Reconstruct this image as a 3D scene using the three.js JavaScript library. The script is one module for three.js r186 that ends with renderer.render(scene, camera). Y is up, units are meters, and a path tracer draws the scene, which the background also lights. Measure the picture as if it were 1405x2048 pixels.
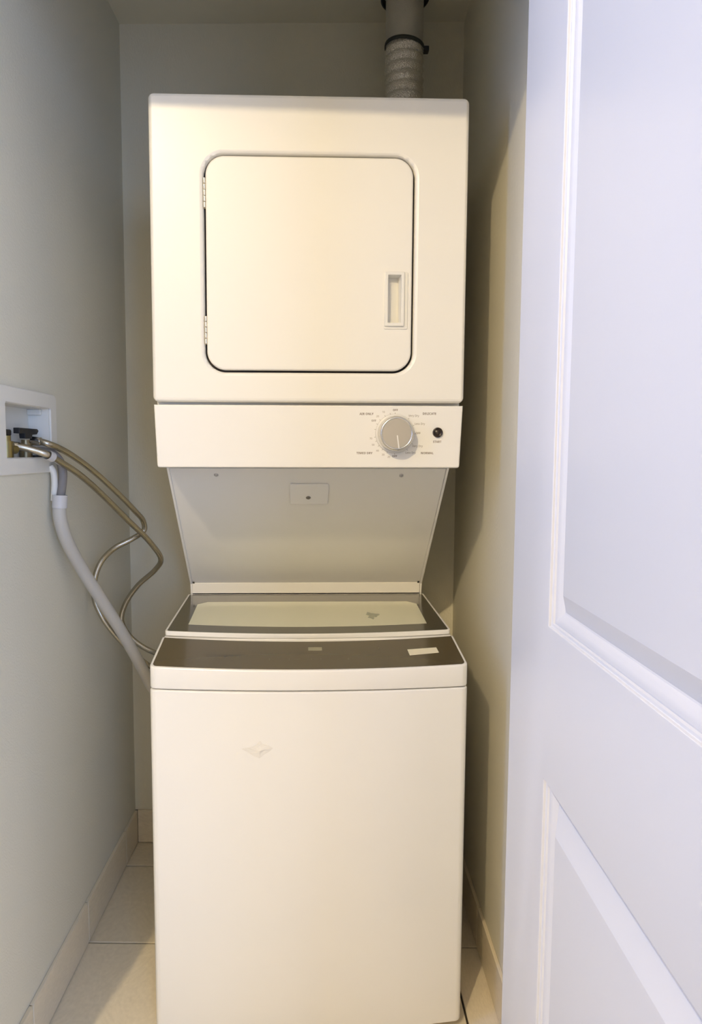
import * as THREE from 'three';
import { RoundedBoxGeometry } from 'three/addons/geometries/RoundedBoxGeometry.js';
import { mergeGeometries, toCreasedNormals } from 'three/addons/utils/BufferGeometryUtils.js';
import { RectAreaLightUniformsLib } from 'three/addons/lights/RectAreaLightUniformsLib.js';
import { ImprovedNoise } from 'three/addons/math/ImprovedNoise.js';

// ───────────────────────── camera, sky, lights, exposure ─────────────────────────
const scene = new THREE.Scene();
const renderer = new THREE.WebGLRenderer({ antialias: true });
renderer.toneMapping = THREE.LinearToneMapping;
renderer.toneMappingExposure = 0.565;
renderer.shadowMap.enabled = true;
RectAreaLightUniformsLib.init();

const camera = new THREE.PerspectiveCamera(72.84, 1536 / 2048, 0.05, 30);
camera.position.set(0.038, 1.1492, 1.3724);
camera.rotation.set(-0.0858, 0.0146, 0.0027, 'YXZ');
camera.setViewOffset(1536, 2048, 131, 0, 1405, 2048);     // the photograph is the right part of a 3:4 frame
camera.updateProjectionMatrix();
scene.add(camera);

const SKY = new THREE.Color().setRGB(0.80, 1.0, 1.40);    // daylight behind the hall window
scene.background = SKY;

const LAMP = [-0.98, 2.95, 2.75];
const lamp = new THREE.PointLight(new THREE.Color().setRGB(1.0, 0.80, 0.50), 29.0, 0, 2);
lamp.position.set(...LAMP); lamp.castShadow = true; lamp.shadow.radius = 2; scene.add(lamp);

// two windows of the hall: one in its left wall, one in its rear wall to the right
const WINL = { z0: 0.72, z1: 1.14, y0: 1.05, y1: 2.65, x: -1.32 };
const WINR = { x0: 0.75, x1: 1.90, y0: 0.35, y1: 2.35, z: 3.60 };
const DAY = new THREE.Color().setRGB(0.50, 0.78, 1.42);
const dayL = new THREE.RectAreaLight(new THREE.Color().setRGB(0.35, 0.68, 1.66), 11.5, WINL.z1 - WINL.z0, WINL.y1 - WINL.y0);
dayL.position.set(WINL.x + 0.03, (WINL.y0 + WINL.y1) / 2, (WINL.z0 + WINL.z1) / 2);
dayL.rotation.y = -Math.PI / 2; scene.add(dayL);           // a RectAreaLight shines along its own -z: here into the room, +x
const dayR = new THREE.RectAreaLight(DAY, 14.0, WINR.x1 - WINR.x0, WINR.y1 - WINR.y0);
dayR.position.set((WINR.x0 + WINR.x1) / 2, (WINR.y0 + WINR.y1) / 2, WINR.z - 0.03); scene.add(dayR);

// ───────────────────────── helpers ─────────────────────────
const used = new Map();
function numbered(name) { const n = used.get(name) ?? 0; used.set(name, n + 1); return n ? name + '_' + String(n).padStart(3, '0') : name; }
function mesh(name, geo, mat, parent) {
  const m = new THREE.Mesh(geo, mat); m.castShadow = m.receiveShadow = true;
  m.name = parent ? name : numbered(name);
  (parent ?? scene).add(m); return m;
}
function tag(o, label, category, group) { o.userData.label = label; o.userData.category = category; if (group) o.userData.group = group; return o; }
function thing(name, label, category, pos = [0, 0, 0], turn = 0) {
  const g = new THREE.Group(); g.name = numbered(name); g.position.set(...pos); g.rotation.y = turn; scene.add(g);
  return tag(g, label, category);
}
function struct(name, geo, mat) { const m = mesh(name, geo, mat); m.userData.kind = 'structure'; return m; }
function box(x0, x1, y0, y1, z0, z1, r = 0) {
  const g = r ? new RoundedBoxGeometry(x1 - x0, y1 - y0, z1 - z0, 3, r) : new THREE.BoxGeometry(x1 - x0, y1 - y0, z1 - z0);
  return g.translate((x0 + x1) / 2, (y0 + y1) / 2, (z0 + z1) / 2);
}
function join(list) { return mergeGeometries(list.map((g) => { const n = g.index ? g.toNonIndexed() : g; for (const k of Object.keys(n.attributes)) if (!['position', 'normal', 'uv'].includes(k)) n.deleteAttribute(k); return n; })); }
function rrect(x0, x1, y0, y1, r, Type = THREE.Shape) {
  const s = new Type();
  s.moveTo(x0 + r, y0); s.lineTo(x1 - r, y0); s.absarc(x1 - r, y0 + r, r, -Math.PI / 2, 0);
  s.lineTo(x1, y1 - r); s.absarc(x1 - r, y1 - r, r, 0, Math.PI / 2);
  s.lineTo(x0 + r, y1); s.absarc(x0 + r, y1 - r, r, Math.PI / 2, Math.PI);
  s.lineTo(x0, y0 + r); s.absarc(x0 + r, y0 + r, r, Math.PI, Math.PI * 1.5);
  return s;
}
// smooth sides, flat caps: ExtrudeGeometry's group 0 are its two caps
function smoothSides(g, crease) {
  const caps = g.groups.filter((k) => k.materialIndex === 0), c = toCreasedNormals(g, crease), p = c.attributes.position, n = c.attributes.normal;
  const A = new THREE.Vector3(), B = new THREE.Vector3(), C = new THREE.Vector3();
  for (const k of caps) for (let i = k.start; i < k.start + k.count; i += 3) {
    A.fromBufferAttribute(p, i); B.fromBufferAttribute(p, i + 1); C.fromBufferAttribute(p, i + 2);
    B.sub(A); C.sub(A); B.cross(C).normalize();
    for (let j = 0; j < 3; j++) n.setXYZ(i + j, B.x, B.y, B.z);
  }
  return c;
}
// a shape in XY extruded so that its front face lies at z = front and its back at z = front - depth
function slab(shape, front, depth, bevel = 0.002, crease = 0.6) {
  const g = new THREE.ExtrudeGeometry(shape, { depth: depth - 2 * bevel, bevelEnabled: bevel > 0, bevelThickness: bevel, bevelSize: bevel, bevelOffset: -bevel, bevelSegments: 4, curveSegments: 14 });
  g.translate(0, 0, front - depth + bevel);
  return smoothSides(g, crease || 0.6);
}
// a plan outline (list of [x, z]) raised from y0 to y1
function raise(outline, y0, y1, bevel = 0.002, holes = []) {
  const s = new THREE.Shape(outline.map(([x, z]) => new THREE.Vector2(x, -z)));
  for (const h of holes) s.holes.push(new THREE.Path(h.map(([x, z]) => new THREE.Vector2(x, -z))));
  const g = new THREE.ExtrudeGeometry(s, { depth: y1 - y0 - 2 * bevel, bevelEnabled: bevel > 0, bevelThickness: bevel, bevelSize: bevel, bevelOffset: -bevel, bevelSegments: 4 });
  g.rotateX(-Math.PI / 2); g.translate(0, y0 + bevel, 0);
  return smoothSides(g, 0.5);
}
function shearTop(g, k, zref, ymin) {          // tilts what lies above ymin: y rises by k for each metre towards the back
  const p = g.attributes.position;
  for (let i = 0; i < p.count; i++) if (p.getY(i) > ymin) p.setY(i, p.getY(i) + k * (zref - p.getZ(i)));
  return smoothSides(g, 0.5);
}
function tube(pts, r, seg = 120, rad = 14, tension = 0.5) {
  const c = new THREE.CatmullRomCurve3(pts.map((p) => new THREE.Vector3(...p)), false, 'centripetal', tension);
  return new THREE.TubeGeometry(c, seg, r, rad, false);
}
function rod(a, b, r0, r1 = r0, rad = 20) {
  const A = new THREE.Vector3(...a), B = new THREE.Vector3(...b), d = B.clone().sub(A);
  const g = new THREE.CylinderGeometry(r1, r0, d.length(), rad);
  g.applyQuaternion(new THREE.Quaternion().setFromUnitVectors(new THREE.Vector3(0, 1, 0), d.normalize()));
  return g.translate((A.x + B.x) / 2, (A.y + B.y) / 2, (A.z + B.z) / 2);
}
const lathe = (pts, seg = 48) => new THREE.LatheGeometry(pts.map(([x, y]) => new THREE.Vector2(x, y)), seg);

// ───────────────────────── procedural materials ─────────────────────────
const noise = new ImprovedNoise();
function grainTexture(size, scale, amp, base, srgb, seed = 0) {
  const d = new Uint8Array(size * size * 4);
  for (let y = 0; y < size; y++) for (let x = 0; x < size; x++) {
    const u = x / size * Math.PI * 2, v = y / size * Math.PI * 2;
    const a = Math.cos(u) * scale, b = Math.sin(u) * scale, c = Math.cos(v) * scale, e = Math.sin(v) * scale;
    const n = noise.noise(a + seed, b + c, e) + 0.5 * noise.noise(a * 2.7 + e, b * 2.7 + seed, c * 2.7) + 0.25 * noise.noise(a * 6 + c, b * 6, e * 6 + seed);
    const k = (y * size + x) * 4;
    for (let i = 0; i < 3; i++) d[k + i] = Math.max(0, Math.min(255, base[i] + n * amp));
    d[k + 3] = 255;
  }
  const t = new THREE.DataTexture(d, size, size); t.wrapS = t.wrapT = THREE.RepeatWrapping; t.magFilter = THREE.LinearFilter; t.minFilter = THREE.LinearFilter;
  if (srgb) t.colorSpace = THREE.SRGBColorSpace; t.needsUpdate = true; return t;
}
const plasterBump = grainTexture(256, 9, 90, [128, 128, 128], false, 3);
plasterBump.repeat.set(5, 5);
const lin = (r, g, b) => new THREE.Color().setRGB(r, g, b);
const std = (color, roughness = 0.6, extra = {}) => new THREE.MeshStandardMaterial({ color, roughness, ...extra });
const phys = (color, roughness = 0.4, extra = {}) => new THREE.MeshPhysicalMaterial({ color, roughness, ...extra });

const M = {};
M.wall = std(lin(0.74, 0.70, 0.56), 0.75, { bumpMap: plasterBump, bumpScale: 0.0006 });
M.hall = std(lin(0.50, 0.48, 0.44), 0.8);
M.ceiling = std(lin(0.74, 0.70, 0.56), 0.9);
M.hallCeiling = std(lin(0.62, 0.61, 0.58), 0.9);
M.grout = std(lin(0.05, 0.04, 0.025), 0.95);
const tileMap = [0, 1, 2].map((i) => grainTexture(128, 3 + i, 7, [[230, 217, 190], [226, 213, 186], [233, 220, 194]][i], true, 11 * i));
M.tiles = tileMap.map((map) => std(0xffffff, 0.34, { map }));
M.enamel = phys(lin(0.85, 0.825, 0.75), 0.38, { clearcoat: 0.25, clearcoatRoughness: 0.25 });
M.washerWhite = phys(lin(0.85, 0.83, 0.775), 0.34, { clearcoat: 0.45, clearcoatRoughness: 0.16 });
M.towerPanel = phys(lin(0.86, 0.845, 0.80), 0.5);
M.plastic = std(lin(0.84, 0.82, 0.77), 0.4);
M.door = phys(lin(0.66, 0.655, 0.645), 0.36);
M.gasket = std(lin(0.05, 0.04, 0.035), 0.8);
M.steel = std(lin(0.66, 0.63, 0.56), 0.32, { metalness: 1 });
M.brightSteel = std(lin(0.74, 0.71, 0.66), 0.22, { metalness: 1 });
M.hinge = std(lin(0.80, 0.74, 0.62), 0.3, { metalness: 1 });
M.brass = std(lin(0.34, 0.28, 0.12), 0.35, { metalness: 1 });
M.black = std(lin(0.012, 0.011, 0.011), 0.55);
M.boxPlastic = std(lin(0.80, 0.77, 0.68), 0.5);
M.greyHose = std(lin(0.56, 0.53, 0.46), 0.55);
M.greyCuff = std(lin(0.24, 0.22, 0.20), 0.6);
M.tape = std(lin(0.62, 0.60, 0.57), 0.45);
M.label = std(lin(0.80, 0.77, 0.70), 0.4);
M.consoleGlass = phys(lin(0.055, 0.045, 0.03), 0.22, { clearcoat: 0.6, clearcoatRoughness: 0.12 });
M.startButton = std(lin(0.025, 0.014, 0.008), 0.35);

// braided steel of the supply hoses: crossing strands as relief, the weave darker in its gaps
function braid() {
  const c = document.createElement('canvas'); c.width = c.height = 64; const x = c.getContext('2d');
  x.fillStyle = '#555'; x.fillRect(0, 0, 64, 64); x.lineWidth = 7;
  for (const s of [1, -1]) for (let i = -2; i < 5; i++) { x.strokeStyle = s > 0 ? '#d8d8d8' : '#b4b4b4'; x.beginPath(); x.moveTo(i * 21.3, s > 0 ? 0 : 64); x.lineTo(i * 21.3 + 64, s > 0 ? 64 : 0); x.stroke(); }
  const t = new THREE.CanvasTexture(c); t.wrapS = t.wrapT = THREE.RepeatWrapping; t.repeat.set(150, 6); t.magFilter = THREE.LinearFilter; return t;
}
M.braid = std(lin(0.52, 0.47, 0.37), 0.26, { metalness: 1, bumpMap: braid(), bumpScale: 0.00015 });

// crumpled foil
const crumple = grainTexture(256, 14, 110, [128, 128, 128], false, 40); crumple.repeat.set(2, 3);
M.foil = std(lin(0.85, 0.82, 0.76), 0.16, { metalness: 1, bumpMap: crumple, bumpScale: 0.003 });
M.foilTape = std(lin(0.55, 0.53, 0.47), 0.5, { metalness: 0.55, bumpMap: crumple, bumpScale: 0.0015 });

function canvasTexture(w, h, draw) {
  const c = document.createElement('canvas'); c.width = w; c.height = h; const x = c.getContext('2d'); draw(x, w, h);
  const t = new THREE.CanvasTexture(c); t.colorSpace = THREE.SRGBColorSpace; t.magFilter = THREE.LinearFilter; t.anisotropy = 8; return t;
}

// ───────────────────────── the closet and the hall ─────────────────────────
let windows = 0;
M.windowGlass = phys(0xffffff, 0.02, { transmission: 1, thickness: 0, ior: 1.5 });
const XL = -0.5278, XR = 0.395, ZB = -0.5837, HC = 2.2905, ZF0 = 0.37, ZF1 = 0.47;       // closet inside, its front wall
const HX0 = -1.32, HX1 = 2.0, HZ = 3.6, HH = 3.02;                                            // hall
const OX0 = -0.512, OX1 = 0.315, OH = 1.99;                                                // closet opening
const BOX = { z0: -0.030, z1: 0.168, y0: 1.136, y1: 1.236 };                               // hole of the water outlet box

{ // left wall with the hole for the outlet box; shape coordinates are (z, y)
  const s = new THREE.Shape([[ZB - 0.1, 0], [ZF0, 0], [ZF0, HC + 0.05], [ZB - 0.1, HC + 0.05]].map((p) => new THREE.Vector2(...p)));
  s.holes.push(new THREE.Path([[BOX.z0, BOX.y0], [BOX.z0, BOX.y1], [BOX.z1, BOX.y1], [BOX.z1, BOX.y0]].map((p) => new THREE.Vector2(...p))));
  const g = new THREE.ExtrudeGeometry(s, { depth: 0.1, bevelEnabled: false });
  g.rotateY(-Math.PI / 2);           // (z, y, d) -> x = -d, z = z
  g.translate(XL, 0, 0);
  struct('wall_left', g, M.wall);
}
struct('wall_back', box(XL, XR, 0, HC + 0.05, ZB - 0.1, ZB), M.wall);
struct('wall_right', box(XR, XR + 0.1, 0, HC + 0.05, ZB - 0.1, ZF0), M.wall);
struct('ceiling', box(XL - 0.1, XR + 0.1, HC, HC + 0.1, ZB - 0.1, ZF0), M.ceiling);
struct('wall_front', join([box(HX0, OX0, 0, HH, ZF0, ZF1), box(OX1, HX1, 0, HH, ZF0, ZF1), box(OX0, OX1, OH, HH, ZF0, ZF1)]), M.hall);
struct('wall_hall_left', join([box(HX0 - 0.1, HX0, 0, HH, ZF0, WINL.z0), box(HX0 - 0.1, HX0, 0, HH, WINL.z1, HZ + 0.12), box(HX0 - 0.1, HX0, 0, WINL.y0, WINL.z0, WINL.z1), box(HX0 - 0.1, HX0, WINL.y1, HH, WINL.z0, WINL.z1)]), M.hall);
struct('wall_hall_right', box(HX1, HX1 + 0.1, 0, HH, ZF0, HZ + 0.12), M.hall);
struct('wall_hall_rear', join([box(HX0, WINR.x0, 0, HH, HZ, HZ + 0.12), box(WINR.x1, HX1, 0, HH, HZ, HZ + 0.12), box(WINR.x0, WINR.x1, 0, WINR.y0, HZ, HZ + 0.12), box(WINR.x0, WINR.x1, WINR.y1, HH, HZ, HZ + 0.12)]), M.hall);
struct('ceiling_hall', box(HX0 - 0.1, HX1 + 0.1, HH, HH + 0.1, ZF0, HZ + 0.12), M.hallCeiling);
// the hall windows: frame with mullion and two panes, drawn in the plane (u, y) and turned into place
for (const [u0, u1, y0, y1, place] of [[WINL.z0, WINL.z1, WINL.y0, WINL.y1, (g) => g.rotateY(-Math.PI / 2).translate(WINL.x, 0, 0)], [WINR.x0, WINR.x1, WINR.y0, WINR.y1, (g) => g.translate(0, 0, WINR.z)]]) {
  const f = 0.05, um = (u0 + u1) / 2;
  const win = struct('window_' + (++windows), place(join([box(u0, u0 + f, y0, y1, 0.03, 0.09), box(u1 - f, u1, y0, y1, 0.03, 0.09), box(u0 + f, u1 - f, y0, y0 + f, 0.03, 0.09), box(u0 + f, u1 - f, y1 - f, y1, 0.03, 0.09), box(um - f / 2, um + f / 2, y0 + f, y1 - f, 0.03, 0.09)])), M.door);
  for (const [a, b] of [[u0 + f, um - f / 2], [um + f / 2, u1 - f]]) mesh('pane', place(box(a, b, y0 + f, y1 - f, 0.057, 0.063)), M.windowGlass, win);
}
{ // floor: a grout bed with 30 cm tiles laid from the closet out into the hall
  const TS = 0.3039, TX = 0.324, TZ = -0.462, J = 0.0023, TOP = 0, TH = 0.006;
  const floor = struct('floor', box(HX0, HX1, -0.1, -0.0035, ZB - 0.1, HZ + 0.12), M.grout);
  let n = 0;
  const put = (x0, x1, z0, z1) => { if (x1 - x0 > 0.01 && z1 - z0 > 0.01) mesh('tile', box(x0 + J, x1 - J, TOP - TH, TOP, z0 + J, z1 - J, 0.0012), M.tiles[(n++ * 7) % 3], floor); };
  const cells = (a0, a1, at) => { const k0 = Math.floor((a0 - at) / TS), out = []; for (let k = k0; at + k * TS < a1; k++) { const l = Math.max(a0, at + k * TS), r = Math.min(a1, at + (k + 1) * TS); if (r - l > 0.01) out.push([l, r]); } return out; };
  for (const [z0, z1] of cells(ZB, ZF0, TZ)) for (const [x0, x1] of cells(XL, XR, TX)) put(x0, x1, z0, z1);
  for (const [z0, z1] of cells(ZF0, ZF1, TZ)) for (const [x0, x1] of cells(OX0, OX1, TX)) put(x0, x1, z0, z1);
  for (const [z0, z1] of cells(ZF1, HZ, TZ)) for (const [x0, x1] of cells(HX0, HX1, TX)) put(x0, x1, z0, z1);
  // skirting of the same tile, its joints in line with the floor's
  const BH = 0.1, BT = 0.008;
  const bl = struct('baseboard_left', box(XL, XL + 0.004, 0, BH - 0.002, ZB, ZF0), M.grout);
  const br = struct('baseboard_right', box(XR - 0.004, XR, 0, BH - 0.002, ZB, ZF0), M.grout);
  for (const [z0, z1] of cells(ZB + 0.006, ZF0, TZ)) {
    mesh('tile', box(XL + 0.0003, XL + BT, 0.0025, BH, z0 + 0.0015, z1 - 0.0015, 0.0008), M.tiles[(n++ * 7) % 3], bl);
    mesh('tile', box(XR - BT, XR - 0.0003, 0.0025, BH, z0 + 0.0015, z1 - 0.0015, 0.0008), M.tiles[(n++ * 7) % 3], br);
  }
  const bb = struct('baseboard_back', box(XL + 0.004, XR - 0.004, 0, BH - 0.002, ZB, ZB + 0.004), M.grout);
  for (const [x0, x1] of cells(XL + BT, XR - BT, TX)) mesh('tile', box(x0 + 0.0008, x1 - 0.0008, 0.0025, BH, ZB + 0.0003, ZB + BT, 0.0008), M.tiles[(n++ * 7) % 3], bb);
}
{ // the lamp on the hall ceiling
  const l = thing('ceiling_lamp', 'small round warm lamp on the hall ceiling in front of the closet', 'lamp', [LAMP[0], HH, LAMP[2]]);
  mesh('canopy', lathe([[0, -0.001], [0.075, -0.001], [0.075, -0.022], [0.068, -0.03], [0, -0.03]]), M.door, l);
  mesh('bulb', new THREE.SphereGeometry(0.03, 24, 16).translate(0, LAMP[1] - HH, 0), std(0xffffff, 0.5, { emissive: lin(1, 0.82, 0.52), emissiveIntensity: 4 }), l);
  mesh('socket', lathe([[0, -0.028], [0.018, -0.028], [0.018, -0.046], [0, -0.046]], 24), M.door, l);
}

// ───────────────────────── the open panelled door ─────────────────────────
{
  const XF = 0.28, TH = 0.035, Z0 = 0.474, W = 0.81, H = 1.98, STILE = 0.1455;
  const panels = [[0.95865, 1.88], [0.24, 0.787]];
  const s = new THREE.Shape([[0, 0.01], [W, 0.01], [W, H], [0, H]].map((p) => new THREE.Vector2(...p)));
  for (const [y0, y1] of panels) s.holes.push(new THREE.Path([[STILE, y0], [STILE, y1], [W - STILE, y1], [W - STILE, y0]].map((p) => new THREE.Vector2(...p))));
  const g = new THREE.ExtrudeGeometry(s, { depth: TH - 0.003, bevelEnabled: true, bevelThickness: 0.0015, bevelSize: 0.0015, bevelOffset: 0, bevelSegments: 3 });
  g.rotateY(-Math.PI / 2); g.translate(XF + TH - 0.0015, 0, Z0);          // shape x runs along +z, thickness along +x
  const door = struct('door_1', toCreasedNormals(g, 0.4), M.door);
  const prof = [[-0.002, 0.0005], [0.0006, 0.0022], [0.0022, 0.0035], [0.0042, 0.0041], [0.0052, 0.0062], [0.0066, 0.0058], [0.0095, 0.0060], [0.013, 0.0072], [0.0165, 0.0094], [0.019, 0.0118], [0.0205, 0.0124], [0.0425, 0.0012], [0.0440, 0.0005], [0.0465, 0.0003]];
  for (const [y0, y1] of panels) {
    const rings = prof.map(([i, d]) => [[STILE + i, y0 + i, d], [W - STILE - i, y0 + i, d], [W - STILE - i, y1 - i, d], [STILE + i, y1 - i, d]]);
    const make = (a, b, cap) => {
      const v = []; const P = ([u, y, d]) => [XF + d, y, Z0 + u];
      for (let r = a; r < b; r++) for (let k = 0; k < 4; k++) { const p = rings[r][k], q = rings[r][(k + 1) % 4], m = rings[r + 1][k], n = rings[r + 1][(k + 1) % 4]; v.push(...P(p), ...P(q), ...P(n), ...P(p), ...P(n), ...P(m)); }
      if (cap) { const R = rings[b]; v.push(...P(R[0]), ...P(R[1]), ...P(R[2]), ...P(R[0]), ...P(R[2]), ...P(R[3])); }
      const q = new THREE.BufferGeometry(); q.setAttribute('position', new THREE.Float32BufferAttribute(v, 3)); q.computeVertexNormals(); return toCreasedNormals(q, 0.28);
    };
    mesh('moulding', make(0, 10, false), M.door, door);
    mesh('raised_panel', make(10, prof.length - 1, true), M.door, door);
    mesh('panel_back', box(XF + 0.014, XF + TH - 0.003, y0 - 0.002, y1 + 0.002, Z0 + STILE - 0.002, Z0 + W - STILE + 0.002), M.door, door);
  }
}

// ───────────────────────── washer and dryer stack ─────────────────────────
const TURN = 0.045;

// washer
const HW = 0.303;
const frontZ = (x, edge, bow) => edge + bow * (1 - (x / HW) ** 2);
function bowed(half, zb, edge, bow, r = 0.014, backBow = null) {     // plan outline, front bowed out, front corners rounded
  const o = [];
  if (backBow === null) o.push([-half, zb], [half, zb]);
  else for (let i = 0; i <= 24; i++) { const x = -half + 2 * half * i / 24; o.push([x, frontZ(x, zb, backBow)]); }
  const zc = frontZ(half - r, edge, bow) - r;
  for (let i = 0; i <= 6; i++) { const a = i / 6 * Math.PI / 2; o.push([half - r + r * Math.cos(a), zc + r * Math.sin(a)]); }
  for (let i = 1; i < 40; i++) { const x = half - r - 2 * (half - r) * i / 40; o.push([x, frontZ(x, edge, bow)]); }
  for (let i = 6; i >= 0; i--) { const a = i / 6 * Math.PI / 2; o.push([-(half - r) - r * Math.cos(a), zc + r * Math.sin(a)]); }
  return o.reverse();
}
const washer = thing('washing_machine', 'white top-load washing machine under the dryer, with dark control strip and glass lid', 'washing machine', [0, 0, 0], TURN);
mesh('cabinet', join([raise(bowed(HW, -0.36, 0.090, 0.021), 0.02, 0.7025, 0.003), ...[[-0.26, -0.32], [0.26, -0.32], [-0.26, 0.04], [0.26, 0.04]].map(([x, z]) => rod([x, 0, z], [x, 0.024, z], 0.022))]), M.washerWhite, washer);
{
  const CK = 0.162, CZ = 0.084;
  const top = shearTop(raise(bowed(HW, -0.0455, 0.0885, 0.0195, 0.014, 0.0245), 0.7040, 0.7470, 0.003), CK, CZ, 0.73);
  const deck = raise([[-HW, -0.36], [HW, -0.36], [HW, -0.038], [-HW, -0.038]].reverse(), 0.7035, 0.7640, 0.003);
  mesh('top_cover', join([top, deck]), M.washerWhite, washer);
  // dark glossy control strip let into the sloping front of the cover, with its faint print
  const strip = bowed(HW - 0.0055, -0.0405, 0.0835, 0.0195, 0.010, 0.0245);
  const sh = new THREE.Shape(strip.map(([x, z]) => new THREE.Vector2(x, -z)));
  let g = new THREE.ExtrudeGeometry(sh, { depth: 0.0035, bevelEnabled: false }); g.rotateX(-Math.PI / 2); g.translate(0, 0.7443, 0);
  const p = g.attributes.position, uv = g.attributes.uv;
  for (let i = 0; i < p.count; i++) { uv.setXY(i, (p.getX(i) + 0.3) / 0.6, (0.11 - p.getZ(i)) / 0.16); p.setY(i, p.getY(i) + CK * (CZ - p.getZ(i))); }
  g.computeVertexNormals();
  const PX = 2048, PY = 546, X = (x) => (x + 0.3) / 0.6 * PX, Z = (z) => PY - (0.11 - z) / 0.16 * PY;
  const print = canvasTexture(PX, PY, (c) => {
    c.fillStyle = 'rgb(88,78,56)'; c.fillRect(0, 0, PX, PY);
    c.fillStyle = 'rgb(44,38,24)'; c.font = 'italic bold 52px sans-serif'; c.textAlign = 'center'; c.textBaseline = 'middle';
    c.fillText('Whirlpool', X(-0.169), Z(0.043));
    c.fillStyle = 'rgb(150,145,120)'; c.fillRect(X(-0.002), Z(0.010), X(0.0255) - X(-0.002), 52);
    c.fillStyle = 'rgb(96,88,66)';
    for (const [x, w, h] of [[-0.078, 4, 30], [-0.040, 5, 30], [-0.030, 44, 5], [0.003, 5, 26], [0.010, 26, 5], [0.021, 5, 26], [0.074, 10, 24]]) c.fillRect(X(x), Z(0.062) - h / 2, w, h);
    c.fillRect(X(0.137), Z(0.012), 5, 34);
  });
  M.strip = phys(0xffffff, 0.22, { map: print, clearcoat: 0.6, clearcoatRoughness: 0.12 });
  mesh('control_strip', g, M.strip, washer);
  // small cream sticker on the right of the strip
  const st = new THREE.BufferGeometry();
  const q = [[0.1955, 0.0235], [0.2555, 0.0145], [0.2565, 0.0385], [0.1965, 0.0500]];
  const Y = (z) => 0.7470 + 0.0012 + CK * (CZ - z);
  st.setAttribute('position', new THREE.Float32BufferAttribute([0, 3, 2, 0, 2, 1].flatMap((i) => [q[i][0], Y(q[i][1]), q[i][1]]), 3)); st.computeVertexNormals();
  mesh('sticker', st, std(lin(0.80, 0.74, 0.55), 0.5), washer).userData.label = 'small blank cream sticker at the right of the dark strip';
}
{ // lid: white rim, dark glass border, pale window
  const LK = 0.0375, LZ = -0.065, half = 0.302;
  const rim = bowed(half, -0.384, -0.065, 0.027, 0.010);
  const inner = bowed(half - 0.0045, -0.380, -0.0690, 0.027, 0.008);
  const hole = [[-0.260, -0.113], [-0.2645, -0.285], [-0.243, -0.308], [0.246, -0.308], [0.2665, -0.285], [0.260, -0.113]];
  for (let i = 1; i < 16; i++) { const x = 0.260 - 0.520 * i / 16; hole.push([x, -0.113 + 0.022 * (1 - (x / 0.260) ** 2)]); }
  const lid = mesh('lid', shearTop(raise(rim, 0.7652, 0.7750, 0.0012, [inner.slice().reverse()]), LK, LZ, 0), M.washerWhite, washer);
  const border = shearTop(raise(inner, 0.7700, 0.7747, 0.0, [hole.slice().reverse()]), LK, LZ, 0);
  mesh('glass_border', border, phys(lin(0.075, 0.066, 0.042), 0.18, { clearcoat: 0.6, clearcoatRoughness: 0.08 }), lid);
  const pane = shearTop(raise(hole, 0.7705, 0.7745, 0.0), LK, LZ, 0);
  mesh('glass_window', pane, phys(lin(0.80, 0.79, 0.58), 0.2, { transmission: 0.05, thickness: 0, clearcoat: 0.6, clearcoatRoughness: 0.08 }), lid);
  mesh('tub_cover', box(-0.28, 0.28, 0.7640, 0.7660, -0.35, -0.075).applyMatrix4(new THREE.Matrix4()), M.plastic, lid);
  // smudged grey mark on the window
  const blob = [];
  for (let i = 0; i < 30; i++) { const a = i / 30 * Math.PI * 2, r = 1 + 0.28 * Math.sin(3 * a + 1) + 0.2 * Math.sin(7 * a); blob.push(new THREE.Vector2(0.147 + 0.0125 * r * Math.cos(a), 0.180 + 0.024 * r * Math.sin(a))); }
  const bg = new THREE.ExtrudeGeometry(new THREE.Shape(blob), { depth: 0.0003, bevelEnabled: false }); bg.rotateX(-Math.PI / 2); bg.translate(0, 0.77455, 0);
  const bp = bg.attributes.position; for (let i = 0; i < bp.count; i++) bp.setY(i, bp.getY(i) + LK * (LZ - bp.getZ(i)));
  mesh('smudge', bg, std(lin(0.38, 0.39, 0.29), 0.5), lid);
}
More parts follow.
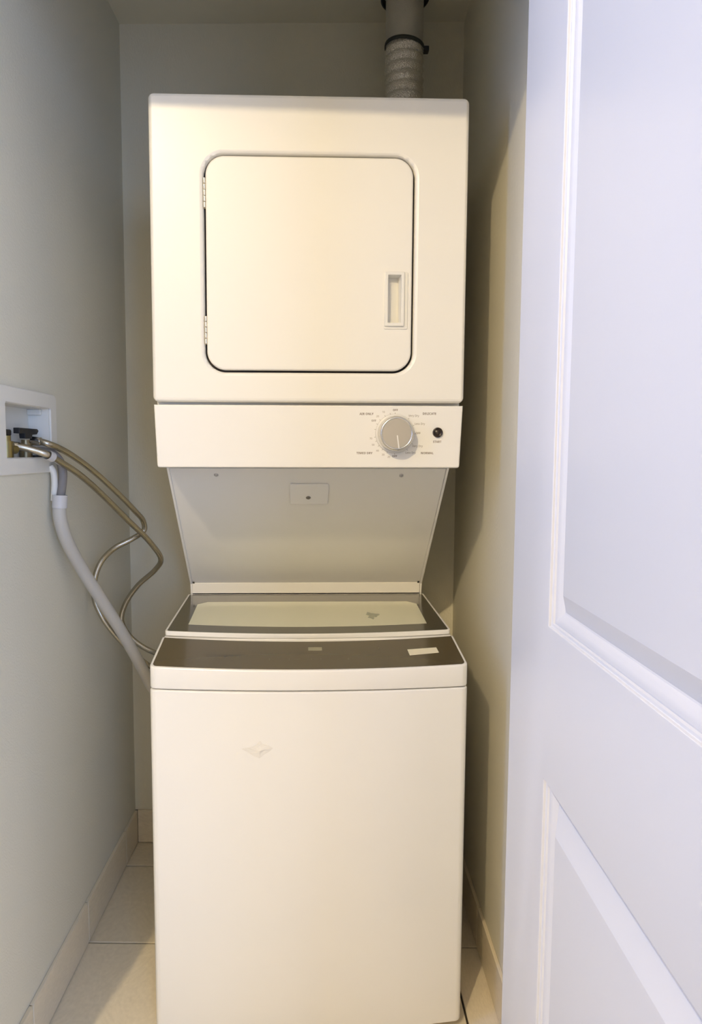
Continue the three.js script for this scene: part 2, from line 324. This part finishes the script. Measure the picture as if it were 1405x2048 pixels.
{ // torn scrap of clear tape on the cabinet front
  const out = [[-0.0335, 0.002], [-0.022, 0.004], [-0.012, 0.006], [-0.006, 0.009], [0.002, 0.018], [0.006, 0.012], [0.018, 0.009], [0.026, 0.004], [0.020, -0.002], [0.010, -0.008], [0.001, -0.016], [-0.010, -0.012], [-0.022, -0.004]];
  const cx = -0.0955, cy = 0.5915, v = [], N = out.length;
  const pt = (x, y, h) => [cx + x, cy + y, frontZ(cx + x, 0.090, 0.021) + 0.0004 + h];
  const r = (i) => 0.0010 * Math.abs(Math.sin(i * 2.4));
  for (let i = 0; i < N; i++) { const a = out[i], b = out[(i + 1) % N]; v.push(...pt(0.001, -0.001, 0.0024), ...pt(a[0] * 0.5, a[1] * 0.5, r(i)), ...pt(b[0] * 0.5, b[1] * 0.5, r(i + 1)), ...pt(a[0] * 0.5, a[1] * 0.5, r(i)), ...pt(...a, 0), ...pt(...b, 0), ...pt(a[0] * 0.5, a[1] * 0.5, r(i)), ...pt(...b, 0), ...pt(b[0] * 0.5, b[1] * 0.5, r(i + 1))); }
  for (let i = 0; i < v.length; i += 9) { for (let k = 0; k < 3; k++) { const t = v[i + 3 + k]; v[i + 3 + k] = v[i + 6 + k]; v[i + 6 + k] = t; } }
  const g = new THREE.BufferGeometry(); g.setAttribute('position', new THREE.Float32BufferAttribute(v, 3)); g.computeVertexNormals();
  mesh('tape_scrap', g, phys(lin(0.82, 0.79, 0.72), 0.12, { clearcoat: 1, clearcoatRoughness: 0.05, side: THREE.DoubleSide }), washer).userData.label = 'torn scrap of clear tape stuck to the front';
}

// dryer on its stand
const dryer = thing('dryer', 'white stacked clothes dryer above the washer, with square door and dial', 'dryer', [0, 0, 0], TURN);
{
  const D = { x0: -0.1985, x1: 0.1985, y0: 1.3085, y1: 1.7090, r: 0.036 }, G = 0.0042;
  const face = rrect(-0.305, 0.305, 1.2470, 1.822, 0.011);
  face.holes.push(rrect(D.x0 - G, D.x1 + G, D.y0 - G, D.y1 + G, D.r + G, THREE.Path));
  mesh('cabinet', join([slab(face, 0, 0.024, 0.0072), box(-0.3035, 0.3035, 1.1200, 1.8205, -0.52, -0.030, 0.006), box(-0.299, 0.299, 1.2475, 1.818, -0.030, -0.020)]), M.enamel, dryer);
  const gk = rrect(D.x0 - 0.012, D.x1 + 0.012, D.y0 - 0.012, D.y1 + 0.012, D.r + 0.012);
  gk.holes.push(rrect(D.x0 + 0.008, D.x1 - 0.008, D.y0 + 0.008, D.y1 - 0.008, D.r - 0.008, THREE.Path));
  mesh('gasket', slab(gk, -0.0165, 0.0035, 0), M.gasket, dryer);
  // door with a recessed pull
  const L = { x0: 0.1520, x1: 0.1775, y0: 1.4000, y1: 1.4905 };
  const dr = rrect(D.x0, D.x1, D.y0, D.y1, D.r); dr.holes.push(rrect(L.x0 - 0.001, L.x1 + 0.001, L.y0 - 0.001, L.y1 + 0.001, 0.001, THREE.Path));
  const door = mesh('door', slab(dr, 0.0010, 0.017, 0.0035), M.enamel, dryer);
  const f1 = rrect(0.1448, 0.1905, 1.3885, 1.4965, 0.002), f2 = rrect(0.1455, 0.1835, 1.3935, 1.4965, 0.002);
  for (const f of [f1, f2]) f.holes.push(rrect(L.x0, L.x1, L.y0, L.y1, 0.001, THREE.Path));
  const pv = [], a = [L.x0, L.x1], b = [L.y0, L.y1], zf = 0.004;
  const F = [[a[0], b[0], zf], [a[1], b[0], zf], [a[1], b[1], zf], [a[0], b[1], zf]], B = [[a[0] + 0.001, b[0] + 0.004, -0.010], [a[1] - 0.004, b[0] + 0.004, -0.015], [a[1] - 0.004, b[1] - 0.002, -0.015], [a[0] + 0.001, b[1] - 0.002, -0.010]];
  for (let k = 0; k < 4; k++) { const p = F[k], q = F[(k + 1) % 4], m = B[k], n = B[(k + 1) % 4]; pv.push(...p, ...q, ...n, ...p, ...n, ...m); }
  pv.push(...B[0], ...B[1], ...B[2], ...B[0], ...B[2], ...B[3]);
  const pocket = new THREE.BufferGeometry(); pocket.setAttribute('position', new THREE.Float32BufferAttribute(pv, 3)); pocket.computeVertexNormals();
  const plain = (g) => { const n = g.index ? g.toNonIndexed() : g.clone(); n.deleteAttribute('uv'); return n; };
  mesh('pull', mergeGeometries([plain(slab(f1, 0.0026, 0.0024, 0.0008)), plain(slab(f2, 0.0062, 0.005, 0.0012)), pocket]), std(lin(0.80, 0.785, 0.72), 0.42, { side: THREE.DoubleSide }), door);
  for (const [y0, y1] of [[1.6130, 1.6685], [1.3575, 1.4110]]) {
    const parts = []; const n = 5;
    for (let i = 0; i < n; i++) { const p0 = y0 + (y1 - y0) * i / n, p1 = y0 + (y1 - y0) * (i + 1) / n; parts.push(lathe([[0.0001, p0 + 0.0003], [0.0021, p0 + 0.0004], [0.0026, p0 + 0.001], [0.0026, p1 - 0.001], [0.0021, p1 - 0.0004], [0.0001, p1 - 0.0003]], 20).translate(D.x0 - G / 2, 0, -0.0008)); }
    parts.push(box(D.x0 - G - 0.0002, D.x0 - 0.0001, y0, y1, -0.008, -0.003));
    mesh('hinge', join(parts), M.hinge, door);
  }
}
{ // control panel with printed dial markings
  const s = new THREE.Shape(); const r = 0.006, y0 = 1.1187, y1 = 1.2412, t = 0.3035, w = 0.2985;
  s.moveTo(-w + r, y0); s.lineTo(w - r, y0); s.quadraticCurveTo(w, y0, w + 0.0002, y0 + r); s.lineTo(t, y1); s.lineTo(-t, y1); s.lineTo(-w - 0.0002, y0 + r); s.quadraticCurveTo(-w, y0, -w + r, y0);
  const g = slab(s, 0.0, 0.0945, 0.0032, 0);
  // printed on the front: the picture spans x -0.31 … 0.31 and y 1.115 … 1.245
  const PW = 2048, PH = 430, X = (x) => (x + 0.31) / 0.62 * PW, Y = (y) => (1.245 - y) / 0.13 * PH, mm = PW / 620;
  const cx = 0.1690, cy = 1.1862;
  const print = canvasTexture(PW, PH, (c) => {
    c.fillStyle = 'rgb(237,234,226)'; c.fillRect(0, 0, PW, PH);
    c.textAlign = 'center'; c.textBaseline = 'middle';
    const put = (text, x, y, h, bold, col) => { c.font = (bold ? 'bold ' : '') + (h * mm).toFixed(1) + 'px sans-serif'; c.fillStyle = col; c.fillText(text, X(x), Y(y)); };
    const dark = 'rgb(112,98,82)', soft = 'rgb(138,126,108)';
    put('OFF', 0.1695, 1.2325, 5.5, true, dark); put('AIR ONLY', 0.1125, 1.2245, 6.0, true, dark); put('DELICATE', 0.2370, 1.2255, 6.0, true, dark);
    put('TIMED DRY', 0.1090, 1.1478, 6.0, true, dark); put('NORMAL', 0.2335, 1.1482, 6.0, true, dark); put('OFF', 0.1690, 1.1422, 5.5, true, dark);
    put('OFF', 0.2150, 1.1872, 5.3, true, soft); put('OFF', 0.1270, 1.2115, 5.3, true, soft); put('START', 0.2532, 1.1705, 5.8, true, dark);
    put('Very Dry', 0.2060, 1.2215, 5.5, false, soft); put('Less Dry', 0.2180, 1.2060, 5.5, false, soft); put('Very Dry', 0.2140, 1.1620, 5.5, false, soft); put('Less Dry', 0.2005, 1.1490, 5.5, false, soft);
    for (const [n, x, y] of [['10', 0.1460, 1.2285], ['20', 0.1345, 1.2200], ['70', 0.1215, 1.1765], ['50', 0.1260, 1.1640], ['40', 0.1350, 1.1525], ['30', 0.1462, 1.1448], ['20', 0.1575, 1.1405]]) put(n, x, y, 5.0, false, soft);
    c.strokeStyle = soft; c.lineWidth = 0.6 * mm;
    for (const deg of [90, 48, 24, 0, -30, -52, -90, -112, -128, -143, -158, -170, 168, 152, 138, 120, 104]) { const a = deg * Math.PI / 180; c.beginPath(); c.moveTo(X(cx + 0.0375 * Math.cos(a)), Y(cy + 0.0375 * Math.sin(a))); c.lineTo(X(cx + 0.0415 * Math.cos(a)), Y(cy + 0.0415 * Math.sin(a))); c.stroke(); }
    c.beginPath(); c.arc(X(cx), Y(cy), 0.0385 * 1000 * mm, 0, Math.PI * 2); c.lineWidth = 0.45 * mm; c.strokeStyle = 'rgb(168,158,140)'; c.stroke();
  });
  const uv = g.attributes.uv, p = g.attributes.position;
  for (let i = 0; i < p.count; i++) uv.setXY(i, (p.getX(i) + 0.31) / 0.62, (p.getY(i) - 1.115) / 0.13);
  const white = phys(lin(0.85, 0.825, 0.75), 0.36), printed = phys(0xffffff, 0.36, { map: print });
  mesh('control_panel', g, [printed, white], dryer);
  const dial = mesh('timer_dial', lathe([[0.0001, 0.0005], [0.0385, 0.0005], [0.0385, 0.0014], [0.0372, 0.0024], [0.0350, 0.0030], [0.0001, 0.0030]], 72).rotateX(Math.PI / 2).translate(cx, cy, 0), phys(lin(0.74, 0.72, 0.66), 0.35), dryer);
  mesh('knob', lathe([[0.0001, 0.0025], [0.0335, 0.0025], [0.0345, 0.004], [0.0340, 0.022], [0.0333, 0.0265], [0.0318, 0.0295], [0.0300, 0.0306], [0.0288, 0.0300], [0.0280, 0.0292]], 72).rotateX(Math.PI / 2).translate(cx, cy, 0), std(lin(0.70, 0.68, 0.63), 0.24, { metalness: 0.9 }), dial);
  mesh('knob_cap', lathe([[0.0001, 0.0292], [0.0280, 0.0292]], 72).rotateX(Math.PI / 2).translate(cx, cy, 0), std(lin(0.50, 0.46, 0.38), 0.45, { metalness: 0.45 }), dial);
  const a = -82 * Math.PI / 180;
  mesh('pointer', new RoundedBoxGeometry(0.0262, 0.0022, 0.0016, 2, 0.0007).translate(0.0170, 0, 0.0299).rotateZ(a).translate(cx, cy, 0), std(lin(0.86, 0.83, 0.76), 0.35), dial);
  mesh('start_button', join([lathe([[0.0001, 0.0015], [0.0062, 0.0015], [0.0074, 0.0040], [0.0086, 0.0046], [0.0096, 0.0036], [0.0100, 0.0000]], 40).rotateX(Math.PI / 2), lathe([[0.0001, 0.0034], [0.0030, 0.0031], [0.0056, 0.0016]], 30).rotateX(Math.PI / 2)]).translate(0.2538, 1.1888, 0), M.startButton, dryer);
}
{ // stand: sloping panel behind the lid, side cheeks down to the floor, lower ledge
  const T = [1.1150, -0.0905], B = [0.8157, -0.3870], h = 0.2915;
  const len = Math.hypot(T[0] - B[0], T[1] - B[1]), ang = Math.atan2(T[1] - B[1], T[0] - B[0]);     // lean of the panel from upright
  const on = (g) => g.rotateX(ang).translate(0, B[0], B[1]);                                          // panel frame: y up the slope, z out of it
  mesh('sloping_panel', on(box(-h, h, 0, len, -0.004, 0)), M.towerPanel, dryer);
  for (const s of [-1, 1]) {
    const c = new THREE.Shape([[-0.517, 0.001], [-0.39, 0.001], [-0.39, 0.79], [B[1] + 0.0025, B[0] - 0.002], [T[1] + 0.003, T[0]], [T[1] + 0.003, 1.1195], [-0.517, 1.1195]].map((q) => new THREE.Vector2(...q)));
    const g = new THREE.ExtrudeGeometry(c, { depth: 0.0035, bevelEnabled: true, bevelThickness: 0.0008, bevelSize: 0.0008, bevelOffset: -0.0008, bevelSegments: 2 });
    g.rotateY(-Math.PI / 2).translate(s > 0 ? h + 0.0052 : -h - 0.0010, 0, 0);
    mesh('side_cheek', toCreasedNormals(g, 0.4), M.towerPanel, dryer);
  }
  mesh('ledge', box(-h, h, 0.7890, 0.8160, -0.392, -0.3845, 0.0012), M.enamel, dryer);
  mesh('back_plate', box(-h, h, 0.001, 1.1195, -0.519, -0.515), M.towerPanel, dryer);
  for (const [x, y] of [[-0.1955, 1.1012], [0.1985, 1.1004]]) {
    const v = (y - B[0]) / Math.cos(ang);
    const sc = mesh('screw', on(join([lathe([[0.0001, 0.0034], [0.0022, 0.0034], [0.0026, 0.0028], [0.0026, 0.0012], [0.0050, 0.0010], [0.0052, 0]], 6).rotateX(Math.PI / 2)]).translate(x, v, 0)), std(lin(0.50, 0.49, 0.49), 0.35, { metalness: 0.5 }), dryer);
    sc.userData.label = 'grey hex-head screw';
  }
  const v0 = (1.0375 - B[0]) / Math.cos(ang), v1 = (1.0830 - B[0]) / Math.cos(ang), vc = (1.0534 - B[0]) / Math.cos(ang);
  const plate = mesh('cover_plate', on(slab(rrect(-0.0400, 0.0445, v0, v1, 0.004), 0.0052, 0.0052, 0.0020)), std(lin(0.86, 0.85, 0.82), 0.4), dryer);
  mesh('screw', on(new THREE.SphereGeometry(0.0054, 20, 10, 0, Math.PI * 2, 0, Math.PI / 2).rotateX(Math.PI / 2).scale(1, 1, 0.35).translate(0.0005, vc, 0.0050)), std(lin(0.22, 0.20, 0.175), 0.5, { metalness: 0.4 }), plate);
  for (const s of [-1, 1]) mesh('clip', on(box(s * (h - 0.0035) - 0.0022, s * (h - 0.0035) + 0.0022, 0.001, 0.006, 0, 0.0025)), M.black, dryer);
}

// ───────────────────────── water outlet box on the left wall ─────────────────────────
{
  const { z0, z1, y0, y1 } = BOX, b = thing('outlet_box', 'white recessed washer water outlet box set in the left wall', 'outlet box', [XL, 0, 0]);
  // flange with rounded corners, shape in (z, y)
  const f = rrect(-0.0600, 0.2000, 1.1075, 1.2640, 0.014);
  f.holes.push(rrect(z0 + 0.001, z1 - 0.001, y0 + 0.001, y1 - 0.001, 0.004, THREE.Path));
  const turnIn = (g) => g.rotateY(-Math.PI / 2).scale(-1, 1, 1);      // (z, y, out) -> x = out
  const flip = (g) => { const n = g.index ? g.toNonIndexed() : g; const p = n.attributes.position.array; for (let i = 0; i < p.length; i += 9) for (let k = 0; k < 3; k++) { const t = p[i + 3 + k]; p[i + 3 + k] = p[i + 6 + k]; p[i + 6 + k] = t; } n.computeVertexNormals(); return n; };
  const fl = flip(turnIn(slab(f, 0.0055, 0.0050, 0.0022, 0)));
  const t = 0.002, dp = 0.040;
  mesh('housing', join([fl, box(-dp - t, -dp, y0, y1, z0, z1), box(-dp, 0.001, y0, y0 + t, z0, z1), box(-dp, 0.001, y1 - t, y1, z0, z1), box(-dp, 0.001, y0 + t, y1 - t, z0, z0 + t), box(-dp, 0.001, y0 + t, y1 - t, z1 - t, z1), box(-dp, -0.012, y1 - 0.014, y1 - t, z0 + t, z0 + 0.009, 0.002)]), M.boxPlastic, b);
  const valve = mesh('supply_valve', join([rod([-0.024, y0 + t, 0.108], [-0.024, 1.168, 0.108], 0.013, 0.013, 6), rod([-0.024, 1.160, 0.108], [-0.024, 1.178, 0.108], 0.009), rod([-0.024, 1.153, 0.106], [-0.020, 1.153, 0.080], 0.0085)]), M.brass, b);
  mesh('handle', join([box(-0.030, -0.018, 1.178, 1.1895, 0.095, 0.119, 0.003)]), M.black, valve);
  const v2 = mesh('supply_valve', join([rod([-0.026, y0 + t, 0.020], [-0.026, 1.166, 0.020], 0.012, 0.012, 6), rod([-0.026, 1.160, 0.020], [-0.026, 1.172, 0.020], 0.008)]), std(lin(0.30, 0.24, 0.14), 0.4, { metalness: 0.9 }), b);
  const hs = new THREE.Shape([[0.081, 1.1935], [0.000, 1.1935], [-0.006, 1.1900], [0.002, 1.1830], [0.024, 1.1815], [0.026, 1.1740], [0.056, 1.1740], [0.058, 1.1830], [0.081, 1.1830]].reverse().map((q) => new THREE.Vector2(...q)));
  mesh('handle', flip(turnIn(slab(hs, -0.010, 0.012, 0.0015, 0))), M.black, v2);
  mesh('drain_cover', rod([-0.02, y0 + t, -0.012], [-0.02, y0 + 0.006, -0.012], 0.012), M.black, b);
}
// the two braided supply hoses
{
  const A = [[-0.553, 1.1600, 0.082], [-0.545, 1.1590, 0.074], [-0.524, 1.1530, 0.062], [-0.500, 1.1436, 0.050], [-0.491, 1.1287, 0.010], [-0.4804, 1.1088, -0.040], [-0.471, 1.0816, -0.100], [-0.459, 1.048, -0.160], [-0.433, 0.990, -0.240], [-0.399, 0.928, -0.310], [-0.383, 0.881, -0.350], [-0.407, 0.847, -0.385], [-0.459, 0.801, -0.405], [-0.494, 0.750, -0.410], [-0.504, 0.709, -0.410], [-0.488, 0.672, -0.410], [-0.455, 0.644, -0.405], [-0.415, 0.625, -0.400], [-0.365, 0.620, -0.370], [-0.322, 0.620, -0.335]];
  const h = thing('supply_hose', 'braided steel water hose arching lowest from the wall box, taped near its start', 'hose', A[0]);
  const rel = (P, o) => P.map((p) => p.map((c, i) => c - o[i]));
  mesh('braided_tube', tube(rel(A, A[0]), 0.0068, 240), M.braid, h);
  const a = rel(A, A[0]);
  mesh('ferrule', rod(a[0], [(a[1][0] + a[0][0]) / 2 + 0.003, a[1][1], a[1][2] - 0.004], 0.0088, 0.0080), M.brightSteel, h);
  mesh('tape_band', tube([a[3], a[3].map((c, i) => c + (a[4][i] - c) * 0.40 + (i === 1 ? 0.0010 : 0))].map((p) => p), 0.0096, 6, 20), M.tape, h).userData.label = 'white tape band round the hose';
  const B = [[-0.545, 1.1700, 0.012], [-0.530, 1.1695, 0.013], [-0.513, 1.164, 0.010], [-0.500, 1.150, -0.040], [-0.477, 1.113, -0.120], [-0.449, 1.061, -0.200], [-0.424, 1.009, -0.270], [-0.415, 0.980, -0.310], [-0.416, 0.957, -0.320], [-0.440, 0.938, -0.300], [-0.477, 0.918, -0.280], [-0.498, 0.893, -0.250], [-0.508, 0.866, -0.235], [-0.511, 0.836, -0.225], [-0.508, 0.803, -0.220], [-0.491, 0.762, -0.220], [-0.467, 0.714, -0.240], [-0.433, 0.655, -0.280], [-0.402, 0.611, -0.320], [-0.360, 0.590, -0.330], [-0.322, 0.588, -0.320]];
  const k = thing('supply_hose', 'braided steel water hose looping back behind the grey drain hose', 'hose', B[0]);
  mesh('braided_tube', tube(rel(B, B[0]), 0.0066, 260), M.braid, k);
  mesh('ferrule', rod([0, 0, 0], [0.018, -0.0010, 0.0005], 0.0088, 0.0082), M.brightSteel, k);
  // grey drain hose with its narrower upper end
  const C = [[-0.545, 1.150, -0.012], [-0.521, 1.147, -0.017], [-0.508, 1.130, -0.032], [-0.503, 1.108, -0.033], [-0.503, 1.087, -0.030], [-0.505, 1.055, -0.021]];
  const E = [[-0.506, 1.060, -0.020], [-0.507, 1.042, -0.020], [-0.507, 1.019, -0.020], [-0.504, 0.973, -0.040], [-0.492, 0.895, -0.100], [-0.470, 0.813, -0.160], [-0.442, 0.712, -0.230], [-0.419, 0.627, -0.280], [-0.400, 0.556, -0.320], [-0.360, 0.50, -0.335], [-0.324, 0.48, -0.325]];
  const d = thing('drain_hose', 'thick grey plastic drain hose running down from the wall box to the washer', 'hose', E[0]);
  mesh('tube', tube(rel(E, E[0]), 0.0135, 160, 20), M.greyHose, d);
  mesh('upper_tube', tube(rel(C, E[0]), 0.0088, 60, 18), M.greyCuff, d).userData.label = 'narrower darker grey upper end';
  mesh('coupling', tube(rel([[-0.505, 1.062, -0.020], [-0.5065, 1.036, -0.020]], E[0]), 0.0150, 6, 24), M.tape, d).userData.label = 'white coupling sleeve';
  const Gd = [[-0.5235, 1.120, -0.020], [-0.5180, 1.109, -0.022], [-0.5160, 1.088, -0.022], [-0.5165, 1.066, -0.020], [-0.5175, 1.050, -0.020]];
  mesh('hose_guide', tube(rel(Gd, E[0]), 0.0065, 40, 12), M.boxPlastic, d).userData.label = 'white curved guide behind the hose';
}

// ───────────────────────── foil vent duct ─────────────────────────
{
  const X = 0.2215, Z = -0.44, v = thing('vent_duct', 'silver foil dryer vent duct rising to the ceiling with black clamps', 'duct', [X, 1.822, Z]);
  const y0 = 0, y1 = 0.325, y2 = HC - 1.822;
  const ribs = []; const nR = 14;
  for (let i = 0; i <= nR * 10; i++) { const t = i / (nR * 10), y = y0 + (y1 - y0) * t; ribs.push([0.0435 + 0.0044 * Math.abs(Math.sin(t * nR * Math.PI)), y]); }
  const g = lathe(ribs, 64), p = g.attributes.position;
  for (let i = 0; i < p.count; i++) { const x = p.getX(i), y = p.getY(i), z = p.getZ(i), a = Math.atan2(z, x), k = 1 + 0.025 * noise.noise(Math.cos(a) * 4, y * 60, Math.sin(a) * 4) + 0.03 * noise.noise(Math.cos(a) * 9, y * 150, Math.sin(a) * 9); p.setXYZ(i, x * k, y, z * k); }
  g.computeVertexNormals();
  mesh('foil_hose', g, M.foil, v);
  const s = lathe([[0.0430, y1 - 0.03], [0.0445, y1 - 0.012], [0.0452, y1 + 0.01], [0.0468, y1 + 0.045], [0.0462, y1 + 0.09], [0.0466, y2 - 0.001]], 64), q = s.attributes.position;
  for (let i = 0; i < q.count; i++) { const k = 1 + 0.02 * noise.noise(q.getX(i) * 50, q.getY(i) * 40, q.getZ(i) * 50); q.setX(i, q.getX(i) * k); q.setZ(i, q.getZ(i) * k); }
  s.computeVertexNormals();
  mesh('taped_sleeve', s, M.foilTape, v);
  const ring = (r, h, y, tilt) => lathe([[r, -h / 2], [r + 0.003, -h / 2], [r + 0.0035, 0], [r + 0.003, h / 2], [r, h / 2], [r, -h / 2]], 64).rotateZ(tilt).translate(0, y, 0);
  const c1 = mesh('clamp', ring(0.0460, 0.008, y1, -0.10), std(lin(0.03, 0.03, 0.022), 0.5), v);
  mesh('clamp_screw', box(0.0440, 0.0600, y1 - 0.013, y1 - 0.001, -0.006, 0.012, 0.002), M.black, c1);
  mesh('ceiling_collar', ring(0.0560, 0.020, y2 - 0.022, 0), M.black, v);
  mesh('dryer_collar', lathe([[0.0440, 0.001], [0.058, 0.001], [0.058, 0.004], [0.047, 0.006], [0.047, 0.02], [0.044, 0.02]], 48).translate(0, -0.001, 0), M.brightSteel, v);
}

renderer.render(scene, camera);
